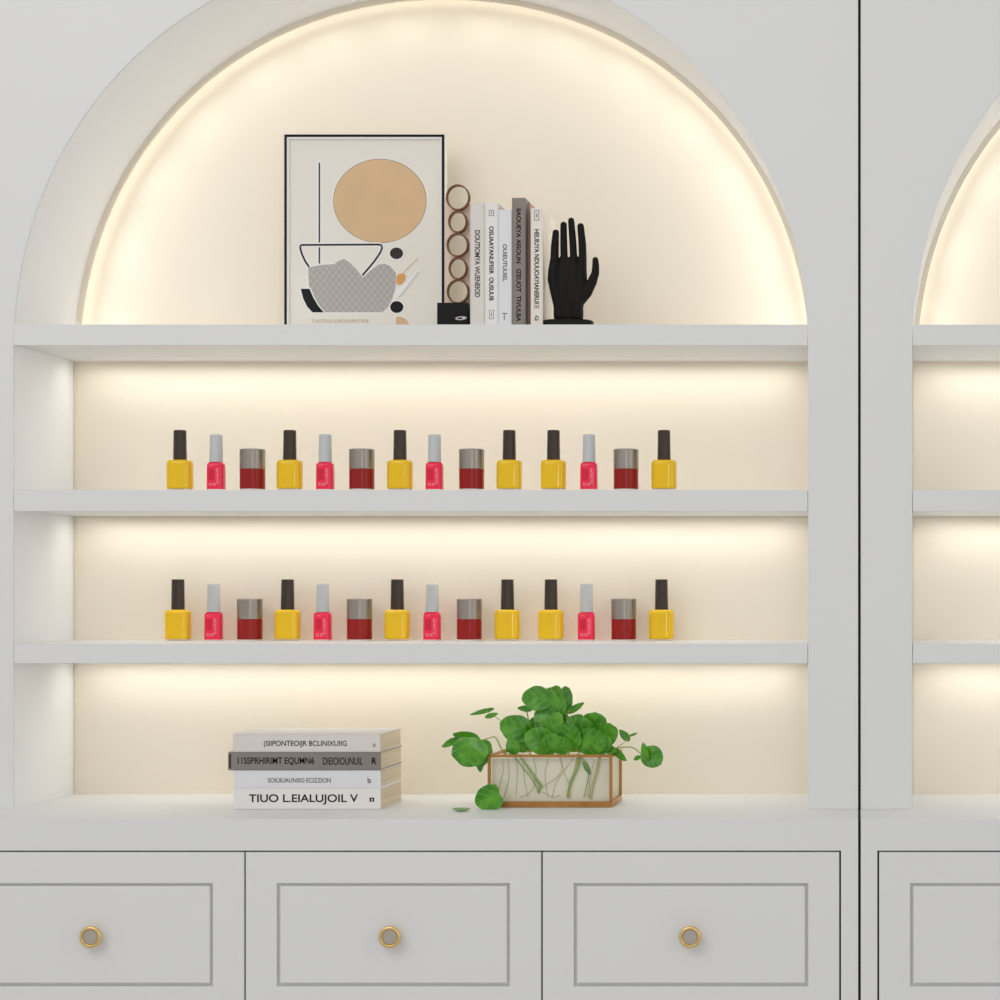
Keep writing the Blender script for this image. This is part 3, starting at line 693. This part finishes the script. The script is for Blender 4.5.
def planter():
    YFp, YBp = .026, .138
    fl, fr = X(487.6, YFp), X(612.2, YFp); bl, br = fl+.004, X(622.0, YBp)
    z0 = ZB+.0003; z1 = Z(754.6, YFp); cx = (fl+fr)/2
    t = thing('glass_planter', 'brass-framed glass planter box holding the leafy green plant', 'planter', (cx, (YFp+YBp)/2, ZB))
    corners = [(fl, YFp), (fr, YFp), (br, YBp), (bl, YBp)]
    bm = bmesh.new()
    inset = lambda d: [(fl+d, YFp+d), (fr-d, YFp+d), (br-d, YBp-d), (bl+d, YBp-d)]
    def loopbar(za, zb, d):
        o, i = inset(0), inset(d)
        for k in range(4):
            j = (k+1) % 4; q = [o[k], o[j], i[j], i[k]]
            a = [bm.verts.new((x, y, za)) for x, y in q]; b = [bm.verts.new((x, y, zb)) for x, y in q]
            bm.faces.new(a[::-1]); bm.faces.new(b)
            for m_ in range(4): n_ = (m_+1) % 4; bm.faces.new((a[m_], a[n_], b[n_], b[m_]))
    loopbar(z0, z0+.0088, .004); loopbar(z1-.0042, z1, .004)
    for x, y, sx, sy in ((fl,YFp,1,1),(fr,YFp,-1,1),(br,YBp,-1,-1),(bl,YBp,1,-1)):
        a, b = sorted((x, x+sx*.0044)); c, d = sorted((y, y+sy*.0044)); box(bm, a, b, c, d, z0+.008, z1-.004)
    bmesh.ops.remove_doubles(bm, verts=bm.verts, dist=1e-6)
    obj('frame', bm, 'brass', t)
    bm = bmesh.new(); box(bm, fl+.0044, fr-.0044, YFp+.0015, YFp+.003, z0+.0088, z1-.0042); obj('glass_pane', bm, 'glass', t)
    q = inset(.0025)
    bm = bmesh.new()
    def pane(a, b):
        d = Vector((b[0]-a[0], b[1]-a[1])).normalized(); n_ = Vector((-d.y, d.x))*.0008
        A = (a[0]+d.x*.004, a[1]+d.y*.004); B = (b[0]-d.x*.004, b[1]-d.y*.004)
        pts = [(A[0]-n_.x, A[1]-n_.y), (B[0]-n_.x, B[1]-n_.y), (B[0]+n_.x, B[1]+n_.y), (A[0]+n_.x, A[1]+n_.y)]
        v0 = [bm.verts.new((x, y, z0+.0088)) for x, y in pts]; v1 = [bm.verts.new((x, y, z1-.0042)) for x, y in pts]
        bm.faces.new(v0[::-1]); bm.faces.new(v1)
        for m_ in range(4): n2 = (m_+1) % 4; bm.faces.new((v0[m_], v0[n2], v1[n2], v1[m_]))
    for a, b in ((1,2),(2,3),(3,0)):
        pane(q[a], q[b]); obj('glass_pane', bm, 'glass', t); bm = bmesh.new()
    # cloudy water fills the box behind the stems
    bm = bmesh.new(); d = .005
    pts = [(fl+d, YFp+.0095), (fr-d, YFp+.0095), (br-d, YBp-d), (bl+d, YBp-d)]
    v0 = [bm.verts.new((x, y, z0+.002)) for x, y in pts]; v1 = [bm.verts.new((x, y, z1-.007)) for x, y in pts]
    bm.faces.new(v0[::-1]); bm.faces.new(v1)
    for m_ in range(4): n2 = (m_+1) % 4; bm.faces.new((v0[m_], v0[n2], v1[n2], v1[m_]))
    obj('water', bm, 'water', t)['label'] = 'cloudy pale water'
    # plant
    pl = thing('potted_plant', 'round-leaved green plant spilling out of the brass and glass planter', 'plant', (cx, .075, z1-.007))
    bm = bmesh.new(); uvl = bm.loops.layers.uv.new('UVMap')
    L = [ # centre, half w, half h, tip angle, Y, tilt x, tilt z, heart
     ((537.6,698.4),12.4,15.0,-84,.060,8,8,.0),((556.6,703),10.6,17.0,-6,.066,-6,-16,0),((564.4,701.5),8.2,14.5,8,.070,-4,14,0),((552.4,704),8.5,16,-16,.064,-4,0,0),
     ((526,708.8),3.2,7,-84,.070,0,0,0),((516.6,728.4),13.4,16.2,-72,.050,10,5,.0),((545.0,717),11.2,12,-40,.064,-12,5,0),
     ((553.8,728),11.5,15.5,14,.056,4,-14,0),((541.6,741.4),13.6,17.0,-64,.044,16,6,0),((513.0,747.0),7.0,8.4,-20,.046,5,10,.0),
     ((531.2,737),10.2,12.0,20,.060,8,-20,0),((579.6,732.4),15.4,17.2,-30,.058,10,8,0),((592.4,724.6),12.4,14.6,75,.066,14,4,0),
     ((604,735.0),12.6,13.6,62,.060,6,10,0),((590.4,741.6),14.0,17,88,.046,16,4,0),((570.6,738.0),11.2,14.6,-8,.050,6,-10,0),
     ((550.0,744.5),10.4,11.8,30,.040,10,14,0),((562.2,746),9.8,9.6,-30,.042,16,-6,0),((601.6,745),9.6,11,50,.044,10,6,0),
     ((574.4,708.6),3.5,9,58,.066,0,12,0),
     ((470.0,751.0),18.8,15.4,-172,.014,6,4,.05),((451.4,742.0),3.6,8.6,-118,.052,20,0,0),((468.0,737.6),6.0,12.5,-76,.060,20,0,0),
     ((482.4,752.4),9.8,13.6,-170,.058,10,-10,0),((479.8,764),3.8,6.6,176,.050,0,0,0),
     ((483.4,711.4),2.4,11.2,-104,.072,20,0,0),((490.6,715.6),2.6,7,74,.070,20,0,0),
     ((625,736),3.9,6.8,-42,.068,0,10,0),((632.6,734.8),1.3,4.4,68,.068,0,0,0),
     ((651.6,756.6),11.2,11.6,118,.056,8,-6,.0),((645.2,752.6),4.4,8.4,-12,.052,10,-24,0),((637.4,757.8),2.4,3.4,-120,.056,0,0,0),
     ((618.6,754),3.8,8.4,132,.052,10,10,0),((609.4,749.4),4.8,6.2,100,.048,8,0,0),
     ((522,747),5.4,8,-80,.056,20,0,0),((586,745),10,10,10,.054,10,-10,0),((535,728),8,10,-10,.072,0,20,0),((560,722),10,12,0,.078,0,0,0),((576,724),8,10,30,.080,0,10,0)]
    for c, w_, h_, ang, Y, tx, tz, ht in L: leaf(bm, uvl, c, w_, h_, ang, Y, tx=tx, tz=tz, heart=ht, cup=.16 if w_ > 6 else .05, tip=.06 if w_ > 6 else .25)
    leaf(bm, uvl, (586.4, 767), 2.6, 7.2, 155, YFp+.008, cup=.02, fold=.1, heart=0)
    obj('foliage', bm, 'leaf', pl, smooth='leaf')
    bm = bmesh.new()
    def st(pts, r, mi=0): tube(bm, curve_pts([P(a, b, Y) for a, b, Y in pts], 8), r, 8, mi)
    st([(508,757,.05),(501,748,.052),(495.5,737.5,.056),(489,738,.054),(480,742,.052)], .0009, 0)
    st([(612,750,.055),(621,747.5,.056),(632,747.5,.056),(640,753,.056),(645,757,.056)], .0010, 0)
    st([(616,748,.058),(622,744,.062),(627,739.5,.066)], .0006, 0)
    st([(569,757,.07),(569,735,.068),(567.5,722,.066),(565.5,713,.066),(570,711,.066)], .0009, 0)
    st([(505,757,.062),(507,738,.068),(501,722,.072),(494,716,.071),(486,711.5,.072)], .0006, 0)
    for a, b, c, d in ((541,752,538,712),(552,755,557,716),(520,752,518,738),(590,755,594,730),(560,755,566,712),(530,755,527,712),(600,755,605,740),(578,755,582,738),(545,755,548,725)):
        st([(c, d, .070), ((a+c)/2+2, (b+d)/2, .068), (a, b, .066)], .0010, 0)
    ys = YFp+.0072
    st([(520,757,ys),(527,766,ys),(536,779,ys),(541,786,ys)], [.0010+.0016*k/24 for k in range(25)], 0)
    st([(515,757,ys),(523,768,ys),(532,779,ys),(538.5,791,ys)], .0008, 0)
    st([(541,786,ys),(539.5,789,ys),(538,792.6,ys)], .0022, 0)
    st([(580,757,ys),(577,768,ys),(571,782,ys),(567.5,797,ys)], [.0026-.0008*k/24 for k in range(25)], 0)
    st([(577,758,ys),(575,770,ys),(570,785,ys),(569.5,797,ys)], .0015, 1)
    st([(599.5,757,ys),(597,770,ys),(592.5,786,ys),(590,798,ys)], [.0022 for k in range(25)], 1)
    st([(588.6,774,ys),(586.6,786,ys),(584,797,ys)], .0008, 0)
    st([(582,757,ys),(585,762,ys),(588,770,ys)], .0007, 0)
    for pts in ([(502,757),(503.6,770),(500,783),(498,797)],[(515,757),(517.4,772),(516,795)],[(523,757),(524,776),(528,797)],[(560,757),(561.4,771),(553,780),(541,788)],[(561,757),(564,772),(569,784)],[(508,757),(509,778),(504,797)],[(549,757),(545,774),(548,797)],[(574,757),(566,768),(556,783),(552,797)],[(594,760),(590,780),(588,797)],[(535,785),(528,794),(520,797)],[(543,792),(553,797),(560,795)],[(533,757),(536,770),(534,785)]):
        st([(a, b, ys+.001) for a, b in pts], .0004, 2)
    obj('stems', bm, ['stem','stempale','rootbrown'], pl, smooth=True)
    # fallen leaves
    bm = bmesh.new(); uvl = bm.loops.layers.uv.new('UVMap')
    leaf(bm, uvl, (490.4, 797.6), 13.0, 15.2, -112, -.006, cup=.06, fold=.2, heart=.22, tx=0, tip=.08)
    tag(obj('leaf', bm, 'leaf', None, smooth='leaf', origin=P(490.2, 798.6, .0)), 'round green leaf leaning against the planter, at its lower left corner', 'leaf')
    bm = bmesh.new(); uvl = bm.loops.layers.uv.new('UVMap'); n = 24
    # a small curled sliver lying flat on the worktop, seen almost edge-on
    yc = -.030; c = P(461.4, 812, yc); lo, up = [], []
    top = []
    for k in range(n+1):
        u = -1+2*k/n; wdt = .0085*(1-u*u)**.6+.0001; zc = ZB+.0006+.0035*u*u
        top.append([Vector((c.x+u*.0135, yc-wdt, zc+.0002)), Vector((c.x+u*.0135, yc, zc)), Vector((c.x+u*.0135, yc+wdt, zc+.0035*(1-u*u)))])
    for dz, flip in ((0, 1), (.0006, -1)):
        V = [[bm.verts.new(p+Vector((0, 0, dz))) for p in r_] for r_ in top]
        for k in range(n):
            for j in range(2):
                f = bm.faces.new((V[k][j], V[k+1][j], V[k+1][j+1], V[k][j+1])[::flip]); f.smooth = True
                for l in f.loops: l[uvl].uv = ((l.vert.co.y-yc)*60, (l.vert.co.x-c.x)*60)
    tag(obj('leaf', bm, 'leaf', None, smooth='leaf', origin=(c.x, yc, ZB)), 'small green leaf sliver lying on the worktop left of the planter', 'leaf')
planter()
